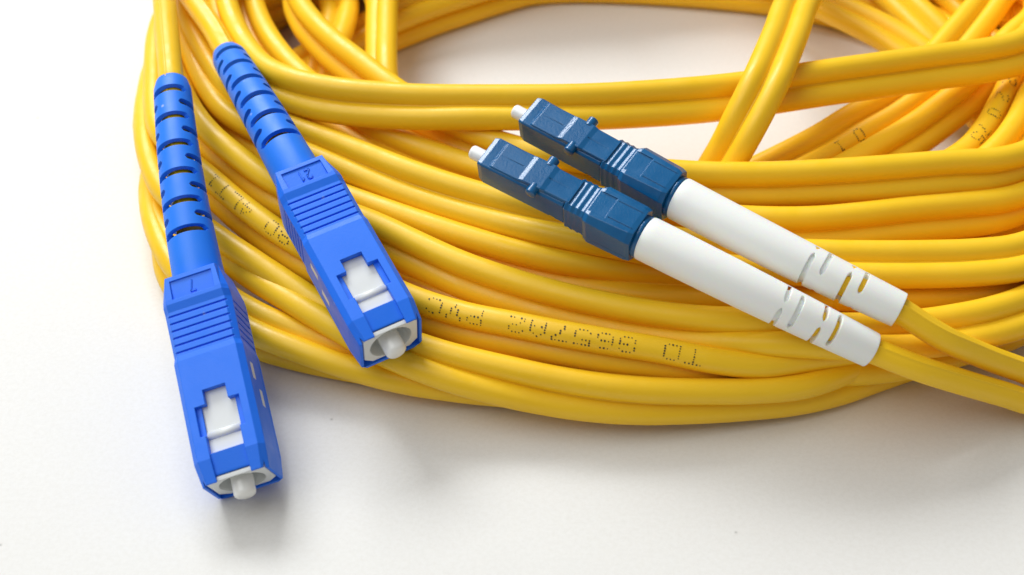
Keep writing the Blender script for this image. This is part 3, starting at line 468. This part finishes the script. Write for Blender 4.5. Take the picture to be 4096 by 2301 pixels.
def sc_connector(label, tail, joint, front, roll, digits, name='square_fiber_connector'):
    mw = frame(joint, front, roll=roll)
    t = thing(name, label, 'connector', mw, 'blue square connectors of the cable')
    iv = mw.inverted()
    sh = link('outer_housing', SHELL, M['shell'], t, False)
    segs = []
    for i, ch in enumerate(digits):                     # moulded so that the tops of the digits point to the tip
        ox = (len(digits) * .95 - .35) / 2 - i * .95
        segs += [((x0 * .95 - ox, 1.2 + 1.4 * y0), (x1 * .95 - ox, 1.2 + 1.4 * y1)) for (x0, y0), (x1, y1) in DIG[ch]]
    link('moulded_number', mesh('moulded_number', *strokes(segs, .15, 3.38, 3.56)), M['shell'], sh, False)
    pl = link('inner_plug', PLUG, M['white'], t, False)
    for sgn in (-1, 1):
        for y0, z0 in ((12.8, .6), (15.9, -.9)):
            link('side_window', mesh('side_window', *boxv(*sorted((sgn * 3.9, sgn * 4.162)), y0, y0 + 2.1, z0, z0 + 1.0)), M['white'], sh, False)
    link('ridge', mesh('ridge', *loft([[Vector((x, 20.7 + .5 * math.cos(a), 2.72 + .34 * math.sin(a))) for a in [R(q) for q in range(-20, 201, 20)]] for x in (-1.98, 1.98)])), M['white'], pl, True)
    fm = mesh('ferrule', *lathe([(20.4, 1.27), (27.5, 1.27), (27.75, 1.2), (27.92, 1.02), (28.0, .8)], 40)); sharp_by_angle(fm, 40)
    link('ferrule', fm, M['ceramic'], t)
    for o_ in [sh, pl] + list(t.children):
        for c_ in [o_] + list(o_.children):
            if c_.data not in (SHELL, PLUG) and not c_.data.get('fit'): c_.data.transform(FIT); c_.data['fit'] = 1
    # strain-relief boot, bent a little between the cable and the housing
    T = iv @ (Vector(tail) * S) / S; ln = T.length
    def axis(u, ln=ln, T=T):
        q = u / ln; c = Vector((0, -ln * .45, 0)); a = T
        p = a * (1 - q) ** 2 + c * 2 * q * (1 - q); tg = ((c - a) * (1 - q) + (Vector((0, .6, 0)) - c) * q).normalized()
        sd = tg.cross(Vector((0, 0, 1))).normalized(); return p, sd, sd.cross(tg), tg
    def prof(u, U1=ln + .6):
        q = min(1, max(0, u / U1)); e = 1 - max(0, 1 - u / .5) ** 2 * .12
        return (2.36 + .72 * q) * e
    sl = []
    for k in range(6):
        u = 2.6 + k * (ln - 9.0) / 5
        sl += [(u, R(90), R(62), .5), (u, R(270), R(62), .5)]
        if k < 5:
            u2 = u + (ln - 9.0) / 10
            sl += [(u2, 0.0, R(55), .46), (u2, R(180), R(55), .46)]
    link('strain_relief_boot', slotted_boot(axis, prof, sl, .62), M['boot_blue'], t)
    return t
SCL, SCR = CON['SL'], CON['SR']
sc_connector('blue square connector marked 7 with its white tip down on the table', *SCL, ROLL['SL'], '7')
sc_connector('blue square connector marked 21 resting on the yellow coil', *SCR, ROLL['SR'], '21')

# ------------------------------------------------------------------ slim dark blue connectors with white boots
LC_LEN = 20.9
def rsec(y, hx, zt, zb, ct, cb):
    return [Vector(v) for v in ((-hx + ct, y, zt), (hx - ct, y, zt), (hx, y, zt - ct), (hx, y, zb + cb), (hx - cb, y, zb), (-hx + cb, y, zb), (-hx, y, zb + cb), (-hx, y, zt - ct))]
def lc_connector(label, joint, front, tail, roll, turn, name='slim_fiber_connector'):
    mw = frame(joint, front, roll=roll)
    t = thing(name, label, 'connector', mw, 'dark blue slim connectors with white boots')
    iv = mw.inverted()
    bm_ = cut(loft([rsec(8.9, 2.12, 2.05, -2.3, .3, .55), rsec(20.3, 2.25, 2.2, -2.3, .18, .7), rsec(LC_LEN, 2.12, 2.02, -2.05, .18, .85)]),
              [lathe([(18.5, 1.5), (22, 1.5)], 32), boxv(-3, -2.0, 10.2, 11.0, -2.2, -1.5), boxv(2.0, 3, 10.2, 11.0, -2.2, -1.5)])
    bd = link('front_body', bm_, M['lc_blue'], t, False)
    # latch plate lying on the front body, a moulding line down its middle
    def lsec(y, hx, z): return [Vector((x, y, zz)) for x, zz in ((-hx, 1.8), (hx, 1.8), (hx, z - .12), (hx - .12, z), (-hx + .12, z), (-hx, z - .12))]
    vf = loft([lsec(19.3, 1.95, 2.24), lsec(18.9, 1.98, 2.42), lsec(15.2, 1.98, 2.5), lsec(14.6, 1.92, 2.72), lsec(12.2, 1.92, 2.78), lsec(11.6, 1.8, 2.62), lsec(8.3, 1.75, 2.58)])
    la = link('latch', cut(vf, [boxv(-.05, .05, 15.6, 20.0, 2.42, 4), boxv(-.05, .05, 9, 12.0, 2.58, 4)]), M['lc_blue'], t, False)
    for s in (-1, 1):
        nb = loft([[Vector((s * x, 13.0 + .66 * math.cos(a) * f_, 2.2 + .66 * math.sin(a) * f_)) for a in [2 * math.pi * q / 18 for q in range(18)]] for x, f_ in (((1.5, 1), (2.75, 1), (2.85, .8)) if s > 0 else ((2.85, .8), (2.75, 1), (1.5, 1)))])
        nm_ = mesh('latch_nub', *nb); sharp_by_angle(nm_, 40); link('latch_nub', nm_, M['lc_blue'], la)
    # rear body: softly ribbed neck widening into the faceted barrel
    def osec(y, rx, rz, c): return rsec(y, rx, rz, -rz, c, c)
    ss = [osec(8.75, 2.3, 2.3, .5)]
    for k in range(49):
        y = 8.6 - k * .085; w_ = .06 * math.cos(2 * math.pi * (k / 48) * 5.0)
        ss.append(osec(y, 2.38 + w_ * .4, 2.42 + w_, .55))
    nk = mesh('rear_neck', *loft(list(reversed(ss)))); sharp_by_angle(nk, 30)
    link('rear_neck', nk, M['lc_blue'], t)
    link('barrel', cut(loft([osec(-.35, 2.72, 2.72, 1.0), osec(.3, 2.84, 2.84, .95), osec(5.4, 2.84, 2.84, .7), osec(6.0, 2.6, 2.6, .7)]),
         [boxv(-1.5, 1.5, 3.6, 7, 2.66, 4), boxv(-1.3, -1.2, -1, 3.3, 2.76, 4), boxv(1.2, 1.3, -1, 3.3, 2.76, 4), boxv(2.76, 4, -1, 4.6, -1.3, -1.18), boxv(-4, -2.76, -1, 4.6, -1.3, -1.18)]), M['lc_blue'], t, False)
    link('collar', mesh('collar', *lathe([(-1.0, 2.4), (-1.0, 2.62), (-.2, 2.62)], 40)), M['lc_blue'], t)
    fm = mesh('ferrule', *lathe([(18.6, .88), (22.9, .88), (23.1, .84), (23.25, .72)], 32)); sharp_by_angle(fm, 40)
    link('ferrule', fm, M['ceramic'], t)
    T = iv @ (Vector(tail) * S) / S; ln = T.length
    def axis(u, ln=ln, T=T):
        q = 1 - u / ln; c = Vector((0, -ln * .5, 0)); a = T
        p = a * (1 - q) ** 2 + c * 2 * q * (1 - q); tg = -((c - a) * (1 - q) + (Vector((0, 0, 0)) - c) * q).normalized()
        sd = tg.cross(Vector((0, 0, 1))).normalized(); return p, sd, sd.cross(tg), tg
    def prof(u, U1=ln):
        q = min(1, max(0, u / U1)); e = 1 - max(0, 1 - u / .7) ** 2 * .16
        return (2.68 - .14 * q - .46 * q ** 2.2) * e
    sl = []
    for k, u in enumerate((ln - 11.2, ln - 9.5, ln - 6.6, ln - 4.9)):
        c = (R(200) if k % 2 == 0 else R(110)) + R(turn)
        ha = R(78) if k % 2 == 0 else R(56)
        sl += [(u, c % (2 * math.pi), ha, .29), (u, (c + math.pi) % (2 * math.pi), ha, .29)]
    bo = link('strain_relief_boot', slotted_boot(axis, prof, sl, .8), M['boot_white'], t)
    # sleeve inside the boot, seen through the first slots
    vs = []; n = 12
    secs = []
    for i in range(n + 1):
        p, sd, up_, tg = axis(ln * (.05 + .66 * i / n)); secs.append([p + (sd * math.cos(2 * math.pi * k / 24) + up_ * math.sin(2 * math.pi * k / 24)) * min(1.95, prof(ln * (.05 + .66 * i / n)) - .38) for k in range(24)])
    link('inner_sleeve', mesh('inner_sleeve', *loft(secs)), M['boot_white'], bo)
    # moulding seam along the boot
    vs = []; fs = []; n = 40
    for i in range(n + 1):
        u = ln * (.04 + .955 * i / n); p, sd, up_, tg = axis(u); r = prof(u)
        for da, dr in ((-.035, -.03), (0, .055), (.035, -.03)):
            an = R(160) + da; vs.append(p + (sd * math.cos(an) + up_ * math.sin(an)) * (r + dr))
        if i < n: fs += [(3 * i, 3 * i + 1, 3 * i + 4, 3 * i + 3), (3 * i + 1, 3 * i + 2, 3 * i + 5, 3 * i + 4)]
    link('moulding_seam', mesh('seam', vs, fs), M['boot_white'], bo)
    return t
LCN, LCF = CON['LN'], CON['LF']
lc_connector('dark blue slim connector with white boot, lower of the two side by side', LCN[1], LCN[0], LCN[2], ROLL['LN'], -45)
lc_connector('dark blue slim connector with white boot, upper one, tip over the crossing cable', LCF[1], LCF[0], LCF[2], ROLL['LF'], 0)
